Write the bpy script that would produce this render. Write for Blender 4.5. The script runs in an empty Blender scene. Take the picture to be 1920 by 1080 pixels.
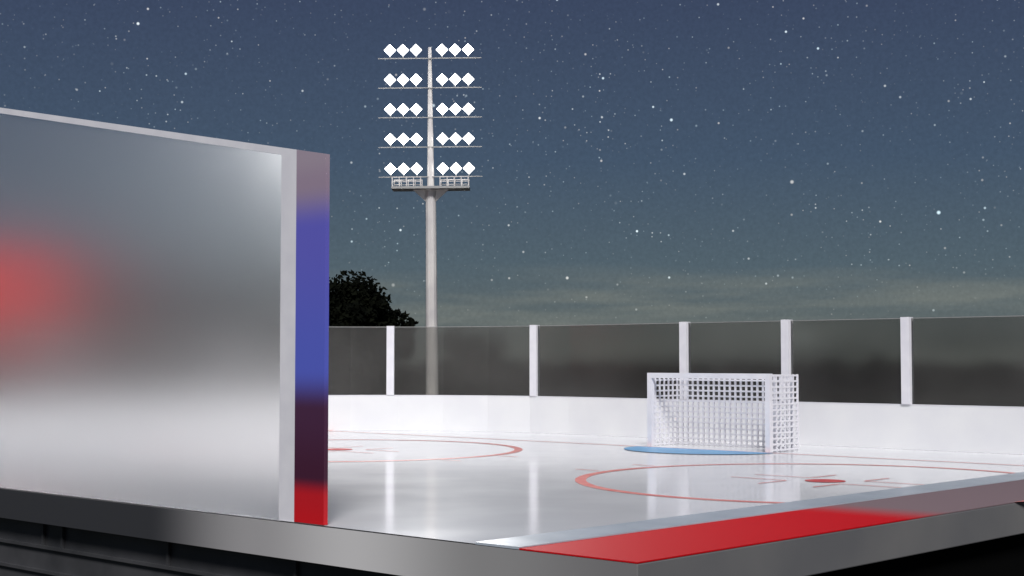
import bpy, bmesh, math, random
from mathutils import Vector, Matrix
random.seed(7)
S=bpy.context.scene
S.view_settings.view_transform='Standard'; S.view_settings.look='None'; S.view_settings.exposure=0
# ---------------------------------------------------------------- rink axes
C0=Vector((1.337,15.99,0)); ANG=math.radians(47)
V=Vector((math.cos(ANG),math.sin(ANG),0)); U=Vector((-math.sin(ANG),math.cos(ANG),0))
def R(a,b,z=0.0): return C0+U*a+V*b+Vector((0,0,z))
# ---------------------------------------------------------------- materials
def mat(name,col,rough=.5,metal=0,spec=.5,emit=None,es=0):
    m=bpy.data.materials.new(name); m.use_nodes=True
    p=m.node_tree.nodes['Principled BSDF']
    p.inputs['Base Color'].default_value=(*col,1); p.inputs['Roughness'].default_value=rough
    p.inputs['Metallic'].default_value=metal; p.inputs['Specular IOR Level'].default_value=spec
    if emit: p.inputs['Emission Color'].default_value=(*emit,1); p.inputs['Emission Strength'].default_value=es
    return m
def noisy(m,c1,c2,scale=4,rv=0.05,detail=4):
    nt=m.node_tree; p=nt.nodes['Principled BSDF']
    tc=nt.nodes.new('ShaderNodeTexCoord'); n=nt.nodes.new('ShaderNodeTexNoise')
    n.inputs['Scale'].default_value=scale; n.inputs['Detail'].default_value=detail
    nt.links.new(tc.outputs['Object'],n.inputs['Vector'])
    r=nt.nodes.new('ShaderNodeValToRGB'); r.color_ramp.elements[0].position=.35; r.color_ramp.elements[1].position=.65
    r.color_ramp.elements[0].color=(*c1,1); r.color_ramp.elements[1].color=(*c2,1)
    nt.links.new(n.outputs['Fac'],r.inputs['Fac']); nt.links.new(r.outputs['Color'],p.inputs['Base Color'])
    mr=nt.nodes.new('ShaderNodeMapRange'); b=p.inputs['Roughness'].default_value
    mr.inputs['To Min'].default_value=max(0.02,b-rv); mr.inputs['To Max'].default_value=b+rv
    nt.links.new(n.outputs['Fac'],mr.inputs['Value']); nt.links.new(mr.outputs['Result'],p.inputs['Roughness'])
    return m
def ramp_mat(name,axis,lo,hi,stops,rough=.35,metal=0.0,spec=.5):
    """colour ramp for print, painted sheen or painted refraction along one object axis (object space = local coords)"""
    m=mat(name,(1,1,1),rough,metal,spec); nt=m.node_tree; p=nt.nodes['Principled BSDF']
    tc=nt.nodes.new('ShaderNodeTexCoord'); sx=nt.nodes.new('ShaderNodeSeparateXYZ')
    nt.links.new(tc.outputs['Object'],sx.inputs['Vector'])
    mr=nt.nodes.new('ShaderNodeMapRange'); mr.inputs['From Min'].default_value=lo; mr.inputs['From Max'].default_value=hi
    nt.links.new(sx.outputs[axis],mr.inputs['Value'])
    r=nt.nodes.new('ShaderNodeValToRGB'); r.color_ramp.interpolation='EASE'
    e=r.color_ramp.elements
    while len(e)<len(stops): e.new(.5)
    for k,(pos,c) in enumerate(stops): e[k].position=(pos-lo)/(hi-lo); e[k].color=(*c,1)
    nt.links.new(mr.outputs['Result'],r.inputs['Fac']); nt.links.new(r.outputs['Color'],p.inputs['Base Color'])
    return m
M_ice=noisy(mat('ice',(.7,.71,.74),.13,spec=.7),(.74,.745,.765),(.80,.805,.82),.5,.03)
M_board=noisy(mat('board_white',(.78,.78,.79),.4),(.75,.75,.765),(.80,.80,.80),.8,.06)
M_white=noisy(mat('white_paint',(.8,.8,.82),.4),(.74,.73,.77),(.80,.79,.82),3,.05)
M_red=noisy(mat('ice_red',(.7,.06,.06),.35),(.62,.05,.05),(.8,.1,.09),3)
M_redl=noisy(mat('ice_red_line',(.8,.25,.2),.3),(.78,.16,.13),(.85,.32,.27),3)
M_blue=noisy(mat('ice_blue',(.08,.32,.62),.3),(.06,.34,.68),(.10,.43,.75),2)
M_strip=noisy(mat('kerb_grey',(.42,.46,.5),.3),(.36,.41,.46),(.44,.49,.54),1.5)
M_slab=noisy(mat('slab_metal',(.34,.33,.33),.5,metal=.2),(.17,.17,.175),(.22,.215,.21),.4,.08)
M_dark=noisy(mat('plinth_dark',(.02,.02,.022),.45),(.03,.031,.034),(.06,.06,.064),.9)
M_black=mat('plinth_shade',(.002,.002,.002),.9,spec=.05)  # black that paints in the shade under the slab end
M_ground=noisy(mat('ground',(.01,.01,.008),.95,spec=.1),(.006,.007,.004),(.02,.018,.012),.15)
M_pole=noisy(mat('galvanised',(.5,.49,.47),.45,metal=.1),(.58,.55,.54),(.74,.71,.67),1.2)
M_steel=mat('tower_steel',(.35,.35,.34),.5,metal=.4)
M_lamp=mat('lamp_glow',(1,1,1),.5,emit=(1,1,1),es=6)
M_bark=noisy(mat('bark',(.01,.008,.006),.9),(.006,.005,.004),(.014,.011,.008),6)
M_leaf=noisy(mat('leaves',(.008,.012,.005),.95,spec=.05),(.0015,.002,.0015),(.005,.006,.003),1.2)
# smoked barrier glass: tinted, slightly frosted pane of real thickness
def glass_smoked():
    m=bpy.data.materials.new('smoked_glass'); m.use_nodes=True; nt=m.node_tree; nt.nodes.clear()
    o=nt.nodes.new('ShaderNodeOutputMaterial'); t=nt.nodes.new('ShaderNodeBsdfRefraction'); t.inputs['Color'].default_value=(.92,.92,.90,1)
    t.inputs['IOR'].default_value=1.25; t.inputs['Roughness'].default_value=.12
    g=nt.nodes.new('ShaderNodeBsdfGlossy'); g.inputs['Roughness'].default_value=.22; g.inputs[0].default_value=(.8,.8,.8,1)
    d=nt.nodes.new('ShaderNodeBsdfDiffuse')
    tc=nt.nodes.new('ShaderNodeTexCoord'); n=nt.nodes.new('ShaderNodeTexNoise'); n.inputs['Scale'].default_value=.22; n.inputs['Detail'].default_value=3
    rr=nt.nodes.new('ShaderNodeValToRGB'); rr.color_ramp.elements[0].position=.35; rr.color_ramp.elements[1].position=.68
    rr.color_ramp.elements[0].color=(.055,.052,.048,1); rr.color_ramp.elements[1].color=(.15,.146,.138,1)
    nt.links.new(tc.outputs['Object'],n.inputs['Vector']); nt.links.new(n.outputs['Fac'],rr.inputs[0]); nt.links.new(rr.outputs[0],d.inputs[0])
    f=nt.nodes.new('ShaderNodeFresnel'); f.inputs['IOR'].default_value=1.45
    m1=nt.nodes.new('ShaderNodeMixShader'); m1.inputs[0].default_value=.33
    m2=nt.nodes.new('ShaderNodeMixShader')
    nt.links.new(t.outputs[0],m1.inputs[1]); nt.links.new(d.outputs[0],m1.inputs[2])
    nt.links.new(f.outputs[0],m2.inputs[0]); nt.links.new(m1.outputs[0],m2.inputs[1]); nt.links.new(g.outputs[0],m2.inputs[2])
    nt.links.new(m2.outputs[0],o.inputs[0]); return m
M_glass=glass_smoked()
M_frost=mat('frosted_glass',(1,1,1),.30); M_frost.node_tree.nodes['Principled BSDF'].inputs['Transmission Weight'].default_value=.97
M_frost.node_tree.nodes['Principled BSDF'].inputs['IOR'].default_value=1.2
# ---------------------------------------------------------------- helpers
def link(o,parent=None):
    S.collection.objects.link(o)
    if parent: o.parent=parent
    return o
def empty(name,loc=(0,0,0)):
    e=bpy.data.objects.new(name,None); e.location=loc; link(e); return e
def mesh(name,verts,faces,m,parent=None,smooth=False):
    me=bpy.data.meshes.new(name); me.from_pydata([tuple(v) for v in verts],[],faces); me.update()
    bm=bmesh.new(); bm.from_mesh(me); bmesh.ops.recalc_face_normals(bm,faces=bm.faces); bm.to_mesh(me); bm.free()
    me.materials.append(m)
    if smooth:
        for p in me.polygons: p.use_smooth=True
    return link(bpy.data.objects.new(name,me),parent)
BOXF=[(0,1,2,3),(4,7,6,5),(0,4,5,1),(1,5,6,2),(2,6,7,3),(3,7,4,0)]
def rbox_v(a0,a1,b0,b1,z0,z1):
    return [R(a0,b0,z0),R(a1,b0,z0),R(a1,b1,z0),R(a0,b1,z0),R(a0,b0,z1),R(a1,b0,z1),R(a1,b1,z1),R(a0,b1,z1)]
def rbox(name,a0,a1,b0,b1,z0,z1,m,parent=None,bev=0):
    o=mesh(name,rbox_v(a0,a1,b0,b1,z0,z1),BOXF,m,parent)
    if bev:
        bb=o.modifiers.new('b','BEVEL'); bb.width=bev; bb.segments=2
    return o
def multibox(name,boxes,m,parent=None,f=rbox_v):
    vs=[];fs=[]
    for b in boxes:
        k=len(vs); vs+=f(*b); fs+=[tuple(i+k for i in q) for q in BOXF]
    return mesh(name,vs,fs,m,parent)
def xbox_v(x0,x1,y0,y1,z0,z1):
    return [Vector(p) for p in [(x0,y0,z0),(x1,y0,z0),(x1,y1,z0),(x0,y1,z0),(x0,y0,z1),(x1,y0,z1),(x1,y1,z1),(x0,y1,z1)]]
def flat(name,pts,z,m,parent=None):
    return mesh(name,[R(a,b,z) for a,b in pts],[tuple(range(len(pts)))],m,parent)
# ---------------------------------------------------------------- ground
mesh('ground',[(-900,-300,-1.8),(900,-300,-1.8),(900,1500,-1.8),(-900,1500,-1.8)],[(0,1,2,3)],M_ground)
# ---------------------------------------------------------------- rink outline
BS=20.3; AC,BC,RR=18.5,12.1,8.2; NS=9
path=[(-4,BS),(4,BS),(11,BS),(AC,BS)]
for i in range(1,NS+1):
    t=math.radians(90*i/NS); path.append((AC+RR*math.sin(t),BC+RR*math.cos(t)))
path+= [(AC+RR,6),(AC+RR,0.0)]
# ice, cut at the near kerb
ice=empty('ice_rink')
poly=[(2.4,0),(2.4,BS)]+path[3:]
flat('ice_surface',poly,0.0,M_ice,ice)
# platform slab
slab=empty('rink_platform')
rbox('slab',0,30,0,24,-.5,-.012,M_slab,slab,bev=.015)
rbox('plinth',.35,29.5,.25,23.5,-1.8,-.502,M_dark,slab)
rbox('plinth_end_shade',.25,.348,.25,23.5,-1.8,-.502,M_black,slab)  # thin black sheet, shadow below the slab put into its colour
multibox('plinth_ribs',[(.4,29.5,.19,.248,-.95,-.9),(.4,29.5,.19,.248,-1.35,-1.3)]+[(a,a+.06,.2,.247,-.9,-.504) for a in (6,9,12,12.6,15,18)],M_dark,slab)
rbox('kerb_strip',1.72,2.42,0.0,24,-.008,.02,M_strip,slab)
# printed wrap strip (own local frame so the colours follow its length)
def local_box(name,a0,b0,z0,la,lb,lz,m,parent):
    o=mesh(name,xbox_v(0,la,0,lb,0,lz),BOXF,m,None)
    # local x -> V (b), local y -> U (a)
    Mx=Matrix(((V.x,U.x,0,0),(V.y,U.y,0,0),(0,0,1,0),(0,0,0,1)))
    o.matrix_world=Matrix.Translation(R(a0,b0,z0))@Mx
    o.parent=parent; return o
M_wrap=ramp_mat('red_wrap','X',0,24,[(0,(.52,.006,.010)),(5.7,(.54,.007,.012)),(7.3,(.22,.16,.17)),(24,(.13,.10,.11))],.6,0,.06)
local_box('printed_edge_strip',0.0,0.0,-.010,24,1.717,.016,M_wrap,slab)
M_sheen=ramp_mat('front_sheen_paint','Y',0,30,[(0,(.20,.195,.195)),(2.2,(.30,.295,.29)),(4.6,(.62,.61,.60)),(6.6,(.38,.37,.37)),(9.2,(.035,.036,.04)),(30,(.02,.02,.024))],.5,0)  # sheen of the slab front put into the colour, dark to light
local_box('front_sheen_sheet',0.01,-.012,-.497,.011,29.9,.48,M_sheen,slab)  # thin added sheet that carries the painted sheen
# ---------------------------------------------------------------- fence (boards, glass, posts)
fence=empty('hockey_rink_boards')
def offset(path,d):
    out=[]
    for i,p in enumerate(path):
        q0=path[max(i-1,0)]; q1=path[min(i+1,len(path)-1)]
        tx,ty=q1[0]-q0[0],q1[1]-q0[1]; l=math.hypot(tx,ty); tx/=l;ty/=l
        out.append((p[0]-ty*d,p[1]+tx*d))   # left of travel = outside
    return out
def wall(name,path,d0,d1,z0,z1,m,parent):
    A=offset(path,d0);B=offset(path,d1);vs=[];fs=[]
    for (a,b),(c,d) in zip(A,B): vs+=[R(a,b,z0),R(c,d,z0),R(c,d,z1),R(a,b,z1)]
    n=len(A)
    for i in range(n-1):
        k=i*4
        for j in range(4): fs.append((k+j,k+(j+1)%4,k+4+(j+1)%4,k+4+j))
    fs+=[(0,1,2,3),(4*n-4,4*n-3,4*n-2,4*n-1)]
    return mesh(name,vs,fs,m,parent)
wall('boards',path,0,.14,.002,1.07,M_board,fence)
wall('cap_rail',path,-.006,.146,1.072,1.09,M_white,fence)
wall('glass',path,.06,.08,1.092,3.16,M_glass,fence)
wall('glass_top_edge',path,.055,.085,3.162,3.18,M_steel,fence)
posts=[(.2,BS,0),(3.6,BS,0),(7.7,BS,0),(11.1,BS,0),(14.35,BS,0)]
for deg in (9,41.5,75): posts.append((AC+RR*math.sin(math.radians(deg)),BC+RR*math.cos(math.radians(deg)),-math.radians(deg)))
posts+=[(AC+RR,8.5,-math.pi/2),(AC+RR,4.5,-math.pi/2),(AC+RR,.3,-math.pi/2)]
for i,(a,b,t) in enumerate(posts):
    vs=[]
    for z in (1.093,3.2):
        for dx,dy in ((-.115,-.05),(.115,-.05),(.115,.16),(-.115,.16)):
            c,s=math.cos(t),math.sin(t); vs.append(R(a+dx*c-dy*s,b+dx*s+dy*c,z))
    mesh('post_%d'%(i+1),vs,BOXF,M_white,fence)
# ---------------------------------------------------------------- ice markings
def ring(name,ca,cb,r,w,m,z=.004,n=96):
    vs=[];fs=[]
    for i in range(n):
        t=2*math.pi*i/n
        for rr in (r-w/2,r+w/2): vs.append(R(ca+rr*math.cos(t),cb+rr*math.sin(t),z))
    fs=[(2*i,2*i+1,(2*i+3)%(2*n),(2*i+2)%(2*n)) for i in range(n)]
    return mesh(name,vs,fs,m,ice)
def disc(name,ca,cb,ra,rb,m,z=.008,t0=0,t1=360,n=48):
    return flat(name,[(ca+ra*math.cos(math.radians(t0+(t1-t0)*i/n)),cb+rb*math.sin(math.radians(t0+(t1-t0)*i/n))) for i in range(n+(0 if t1-t0==360 else 1))],z,m,ice)
def rect(name,a0,a1,b0,b1,m,z=.008): return flat(name,[(a0,b0),(a1,b0),(a1,b1),(a0,b1)],z,m,ice)
for ca,cb in ((4.2,10.75),(17.75,10.9)):
    ring('faceoff_circle',ca,cb,4.37,.2,M_redl)
    disc('faceoff_dot',ca,cb,.36,.36,M_red,z=.006)
    for sa in (-1,1):
        for sb in (-1,1):
            a=ca+sa*.55; b=cb+sb*.4
            rect('faceoff_mark',min(a,a+sa*1.2),max(a,a+sa*1.2),b-.03,b+.03,M_redl)
            rect('faceoff_mark',a-.03,a+.03,min(b+sb*.035,b+sb*.9),max(b+sb*.035,b+sb*.9),M_redl)
        for sb in (-1,1):
            if ca+sa*4.5<2.6: continue
            rect('hash_mark',min(ca+sa*4.5,ca+sa*5.1),max(ca+sa*4.5,ca+sa*5.1),cb+sb*.9-.03,cb+sb*.9+.03,M_redl)
rect('goal_line',2.43,25.2,16.81,16.91,M_redl)
disc('goal_crease',11.2,16.8,2.0,1.75,M_blue,z=.012,t0=180,t1=360)
# ---------------------------------------------------------------- goal
goal=empty('hockey_goal')
g0,g1,gb,gd,gh=9.4,13.0,16.93,1.25,1.84; pw=.13
multibox('frame',[(g0,g0+pw,gb,gb+pw,.014,gh),(g1-pw,g1,gb,gb+pw,.014,gh),(g0+pw,g1-pw,gb,gb+pw,gh-pw,gh)],M_white,goal)
bars=[];w=.042
na=22
B2=gb+gd
for i in range(na+1):
    a=g0+.02+(g1-g0-.04)*i/na
    bars.append((a-w/2,a+w/2,B2-w,B2,.014,gh-.03))
nz=13
hb=[]
for j in range(nz+1):
    z=.05+(gh-.1)*j/nz
    hb.append((g0,g1,B2-w-.004,B2-w/2,z-w/2,z+w/2))
    for a in (g0,g1-.03): hb.append((a,a+.03,gb+pw+.003,B2-w-.006,z-w/2,z+w/2))
nb=6
for i in range(1,nb+1):
    b=gb+pw+(gd-pw-.03)*i/nb
    for a in (g0+.003,g1-.033): hb.append((a,a+.03,b-w/2,b+w/2,.015,gh-.02))
    hb.append((g0+.04,g1-.04,b-w/2,b+w/2,gh-.064,gh-.034))
multibox('net_vertical',bars,M_white,goal)
multibox('net_grid',hb,M_white,goal)
# ---------------------------------------------------------------- big frosted screen on the near edge
scr=empty('frosted_glass_screen')
def zt(a): return 5.0+.187*(a-5.84)
def slant(name,a0,a1,b0,b1,dz0,dz1,m,bottom=None):
    f=(lambda a:zt(a)+dz0) if bottom is None else (lambda a:bottom)
    vs=[R(a0,b0,f(a0)),R(a1,b0,f(a1)),R(a1,b1,f(a1)),R(a0,b1,f(a0)),R(a0,b0,zt(a0)+dz1),R(a1,b0,zt(a1)+dz1),R(a1,b1,zt(a1)+dz1),R(a0,b1,zt(a0)+dz1)]
    return mesh(name,vs,BOXF,m,scr)
slant('glass_pane',6.14,20,.04,.065,0,-.1,M_frost,bottom=0.003)
slant('top_rail',6.14,20,.02,.09,-.098,0,M_white)
slant('end_post',5.80,6.138,.01,.09,0,0,M_white,bottom=0.003)
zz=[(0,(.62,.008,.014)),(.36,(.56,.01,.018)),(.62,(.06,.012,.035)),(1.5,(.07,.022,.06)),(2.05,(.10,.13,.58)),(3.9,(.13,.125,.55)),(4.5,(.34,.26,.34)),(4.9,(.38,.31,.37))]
M_band=ramp_mat('violet_red_refraction','Z',0,4.9,zz,.45)  # blurred refraction in the glass edge, painted as colour bands
o=slant('refraction_end_panel',5.19,5.798,.0,.07,0,0,M_band,bottom=0.008)
# ---------------------------------------------------------------- red banner on poles outside the far end (seen through the frosted pane)
ban=empty('red_banner')
rbox('cloth',29.95,29.98,3.5,10.6,1.8,5.4,mat('banner_red',(.9,.02,.02),.7),ban)
multibox('poles',[(29.93,30.03,3.4,3.48,-1.8,5.6),(29.93,30.03,10.62,10.7,-1.8,5.6)],M_steel,ban)
# ---------------------------------------------------------------- floodlight tower
tw=empty('floodlight_tower',(-2.65,50,-1.8)); tw.rotation_euler=(0,math.radians(-.55),0)
def cyl(name,r0,r1,z0,z1,m,x=0,y=0,n=12):
    vs=[];
    for z,r in ((z0,r0),(z1,r1)):
        for i in range(n): t=2*math.pi*i/n; vs.append((x+r*math.cos(t),y+r*math.sin(t),z))
    fs=[(i,(i+1)%n,n+(i+1)%n,n+i) for i in range(n)]+[tuple(range(n)),tuple(range(n,2*n))]
    return mesh(name,vs,fs,m,tw)
g=1.8
cyl('mast_lower',.22,.175,0,7.9+g,M_pole); cyl('mast_upper',.12,.055,7.9+g,12.75+g,M_pole)
arms=[];stalk=[];lv=[];lf=[]
housing=[]
for row in range(5):
    z=8.33+g+row*1.0075
    arms.append((-1.75,1.75,-.10,-.06,z-.015,z+.015))
    for x in (-1.34,-.90,-.46,.42,.86,1.30):
        stalk.append((x-.015,x+.015,-.1,-.07,z+.017,z+.12))
        cz=z+.27; r=.195
        k=len(lv)
        for y in (-.20,-.12):
            for dx,dz in ((0,-r),(r,0),(0,r),(-r,0)): lv.append((x+dx,y,cz+dz))
        lf+=[tuple(i+k for i in q) for q in BOXF]
        housing.append((x-.09,x+.09,-.118,0.0,cz-.09,cz+.09))
multibox('crossarms',arms,M_steel,tw,f=xbox_v); multibox('lamp_stalks',stalk,M_steel,tw,f=xbox_v)
mesh('lamps',lv,lf,M_lamp,tw); multibox('lamp_housings',housing,M_steel,tw,f=xbox_v)
pf=[(-1.3,1.32,-.45,.45,7.9+g,7.98+g)]
rail=[]
for sx in (-1.28,.32):
    x0,x1=sx,sx+.98
    for y in (-.44,.41):
        rail.append((x0,x1,y,y+.03,8.27+g,8.3+g)); rail.append((x0,x1,y,y+.03,8.12+g,8.14+g))
        for i in range(5):
            x=x0+(x1-x0-.03)*i/4; rail.append((x,x+.03,y+.001,y+.029,7.981+g,8.268+g))
multibox('platform_deck',pf,M_steel,tw,f=xbox_v); multibox('platform_railing',rail,M_pole,tw,f=xbox_v)
mesh('platform_brackets',[(.17,-.05,7.5+g),(.17,.05,7.5+g),(.6,.05,7.897+g),(.6,-.05,7.897+g),(.17,-.05,7.897+g),(.17,.05,7.897+g),
 (-.17,-.05,7.5+g),(-.17,.05,7.5+g),(-.6,.05,7.897+g),(-.6,-.05,7.897+g),(-.17,-.05,7.897+g),(-.17,.05,7.897+g)],
 [(0,3,4),(1,5,2),(0,1,2,3),(2,5,4,3),(0,4,5,1),(6,10,9),(7,8,11),(6,9,8,7),(8,9,10,11),(6,7,11,10)],M_pole,tw)
# the lit floodlights: one spot at the lamp bank aimed at the near half of the rink
sp=bpy.data.lights.new('floodlight_beam','SPOT'); sp.energy=12000; sp.spot_size=math.radians(46); sp.spot_blend=1.0; sp.shadow_soft_size=1.6; sp.color=(1,.99,.98)
spo=bpy.data.objects.new('floodlight_beam',sp); link(spo,tw); spo.location=(0,-1.8,12.2)
tgt=R(9,1.0,0)-Vector((-2.65,48.2,10.4)); spo.rotation_euler=(-tgt).to_track_quat('Z','Y').to_euler()
# ---------------------------------------------------------------- trees
def leaves_into(vs,fs,c,rad,n,size):
    for _ in range(n):
        d=Vector((random.gauss(0,1),random.gauss(0,1),random.gauss(0,1))).normalized()*(random.random()**.4)
        p=Vector((c[0]+d.x*rad[0],c[1]+d.y*rad[1],c[2]+d.z*rad[2]))
        u=Vector((random.gauss(0,1),random.gauss(0,1),random.gauss(0,1))).normalized(); w=u.orthogonal().normalized()
        s=size*random.uniform(.5,1.3); k=len(vs)
        vs+= [p-u*s,p+w*s*.6,p+u*s,p-w*s*.6]; fs.append((k,k+1,k+2,k+3))
def tree(x,y,h,r):
    t=empty('tree',(x,y,-1.8))
    bm_v=[];bm_f=[]
    def limb(p,q,r0,r1,n=7):
        p=Vector(p);q=Vector(q);ax=(q-p).normalized();u=ax.orthogonal().normalized();w=ax.cross(u);k=len(bm_v)
        for c,rr in ((p,r0),(q,r1)):
            for i in range(n): a=2*math.pi*i/n; bm_v.append(c+u*rr*math.cos(a)+w*rr*math.sin(a))
        for i in range(n): bm_f.append((k+i,k+(i+1)%n,k+n+(i+1)%n,k+n+i))
    H=h+1.8
    limb((0,0,0),(0,0,H*.45),.35,.22)
    vs=[];fs=[]
    for i in range(34):
        a=random.uniform(0,6.28); rr=r*random.uniform(.1,.78); zf=random.uniform(.28,.88)
        shr=1-.6*max(0,zf-.55)/.45
        c=(rr*shr*math.cos(a),rr*shr*math.sin(a),H*zf)
        if i<9: limb((0,0,H*.4),c,.14,.03)
        k=random.uniform(.2,.36)*r
        leaves_into(vs,fs,c,(k*1.1,k*1.1,k*.8),560,.15)
    mesh('trunk',bm_v,bm_f,M_bark,t); mesh('crown',vs,fs,M_leaf,t)
tree(-8.0,70,6.3,3.9); tree(-13.5,72,6.9,4.6); tree(-21,75,7.4,5.0)
vs=[];fs=[]
for i in range(260):
    x=-190+380*i/259+random.uniform(-1,1); hh=2.4+.3*math.sin(i*.21)+random.uniform(-.25,.25)
    if -8.5<x<-1.5: hh=6.6+random.uniform(-.3,.3)
    leaves_into(vs,fs,(x,180+random.uniform(-6,6),hh*.45-1),(2.6,3,hh*.55+.6),70,.7)
mesh('distant_tree_line',vs,fs,M_leaf)
# ---------------------------------------------------------------- world : starry night
w=bpy.data.worlds.new('World'); S.world=w; w.use_nodes=True; nt=w.node_tree; nt.nodes.clear()
N=nt.nodes.new; L=nt.links.new
out=N('ShaderNodeOutputWorld'); bg=N('ShaderNodeBackground'); tc=N('ShaderNodeTexCoord'); sx=N('ShaderNodeSeparateXYZ')
L(tc.outputs['Generated'],sx.inputs[0]); L(bg.outputs[0],out.inputs[0])
r=N('ShaderNodeValToRGB'); e=r.color_ramp.elements
st=[(0,(.09,.10,.095)),(.027,(.112,.138,.142)),(.063,(.084,.122,.150)),(.134,(.058,.092,.145)),(.235,(.045,.065,.12)),(.6,(.03,.04,.09))]
while len(e)<len(st): e.new(.5)
for k,(p,c) in enumerate(st): e[k].position=p; e[k].color=(*c,1)
L(sx.outputs['Z'],r.inputs[0])
def math_(op,a,b=None,clamp=False):
    n=N('ShaderNodeMath'); n.operation=op; n.use_clamp=clamp
    for i,v in enumerate((a,b)):
        if v is None: continue
        if isinstance(v,(int,float)): n.inputs[i].default_value=v
        else: L(v,n.inputs[i])
    return n.outputs[0]
def mixc(fac,a,b,mode='MIX'):
    n=N('ShaderNodeMix'); n.data_type='RGBA'; n.blend_type=mode
    for idx,v in ((0,fac),(6,a),(7,b)):
        if isinstance(v,(int,float)): n.inputs[idx].default_value=v
        elif isinstance(v,tuple): n.inputs[idx].default_value=(*v,1)
        else: L(v,n.inputs[idx])
    return n.outputs[2]
mp=N('ShaderNodeMapping'); mp.inputs['Scale'].default_value=(6,6,60); mp.inputs['Location'].default_value=(.7,.2,.4); L(tc.outputs['Generated'],mp.inputs[0])
cn=N('ShaderNodeTexNoise'); cn.inputs['Scale'].default_value=1.3; cn.inputs['Detail'].default_value=6; L(mp.outputs[0],cn.inputs['Vector'])
cr=N('ShaderNodeMapRange'); cr.inputs['From Min'].default_value=.40; cr.inputs['From Max'].default_value=.64; L(cn.outputs['Fac'],cr.inputs['Value'])
low=N('ShaderNodeMapRange'); low.inputs['From Min'].default_value=.066; low.inputs['From Max'].default_value=.04; L(sx.outputs['Z'],low.inputs['Value'])
cf=math_('MULTIPLY',math_('MULTIPLY',cr.outputs[0],low.outputs[0]),.75)
base=mixc(cf,r.outputs[0],(.175,.195,.182))
# fine sky grain
gn=N('ShaderNodeTexNoise'); gn.inputs['Scale'].default_value=420; gn.inputs['Detail'].default_value=2; L(tc.outputs['Generated'],gn.inputs['Vector'])
gm=N('ShaderNodeMapRange'); gm.inputs['To Min'].default_value=.85; gm.inputs['To Max'].default_value=1.15; L(gn.outputs['Fac'],gm.inputs['Value'])
gv=N('ShaderNodeVectorMath'); gv.operation='SCALE'; L(base,gv.inputs[0]); L(gm.outputs[0],gv.inputs['Scale'])
cur=gv.outputs[0]
# stars thin out in the haze near the horizon and cluster unevenly
haze=N('ShaderNodeMapRange'); haze.inputs['From Min'].default_value=.03; haze.inputs['From Max'].default_value=.10; haze.inputs['To Min'].default_value=.3; L(sx.outputs['Z'],haze.inputs['Value'])
clu=N('ShaderNodeTexNoise'); clu.inputs['Scale'].default_value=14; L(tc.outputs['Generated'],clu.inputs['Vector'])
clr=N('ShaderNodeMapRange'); clr.inputs['From Min'].default_value=.35; clr.inputs['From Max'].default_value=.65; clr.inputs['To Min'].default_value=.5; clr.inputs['To Max'].default_value=1.3; L(clu.outputs['Fac'],clr.inputs['Value'])
hz=math_('MULTIPLY',haze.outputs[0],clr.outputs[0])
for sc,rad,amp in ((46,.0015,2.2),(95,.0010,1.2),(170,.0007,.55),(260,.0006,.32)):
    v=N('ShaderNodeTexVoronoi'); v.inputs['Scale'].default_value=sc; L(tc.outputs['Generated'],v.inputs['Vector'])
    th=rad*sc
    m1=N('ShaderNodeMapRange'); m1.inputs['From Min'].default_value=th; m1.inputs['From Max'].default_value=th*.35; L(v.outputs['Distance'],m1.inputs['Value'])
    sep=N('ShaderNodeSeparateColor'); L(v.outputs['Color'],sep.inputs[0])
    br=math_('MULTIPLY',math_('MULTIPLY',m1.outputs[0],amp),math_('POWER',sep.outputs[0],2.0))
    if sc>50: br=math_('MULTIPLY',br,hz)
    tint=mixc(sep.outputs[1],(.72,.92,1.0),(1.0,.93,.85))
    sv=N('ShaderNodeVectorMath'); sv.operation='SCALE'; L(tint,sv.inputs[0]); L(br,sv.inputs['Scale'])
    ad=N('ShaderNodeVectorMath'); ad.operation='ADD'; L(cur,ad.inputs[0]); L(sv.outputs[0],ad.inputs[1]); cur=ad.outputs[0]
L(cur,bg.inputs['Color']); bg.inputs['Strength'].default_value=1.0
# ---------------------------------------------------------------- light
sl=bpy.data.lights.new('sun','SUN'); sl.energy=3.6; sl.angle=math.radians(16); sl.color=(1,.985,.985)
so=bpy.data.objects.new('sun',sl); link(so)
el=math.radians(44); d=Vector((.02,-1,0)).normalized()*math.cos(el)+Vector((0,0,math.sin(el)))
so.rotation_euler=d.to_track_quat('Z','Y').to_euler()
# ---------------------------------------------------------------- camera
cd=bpy.data.cameras.new('camera'); cam=bpy.data.objects.new('camera',cd); link(cam)
cam.location=(0,0,2.16); cam.rotation_euler=(math.radians(90+2.77),0,0)
cd.sensor_width=36; cd.lens=52.3; cd.clip_end=3000; S.camera=cam
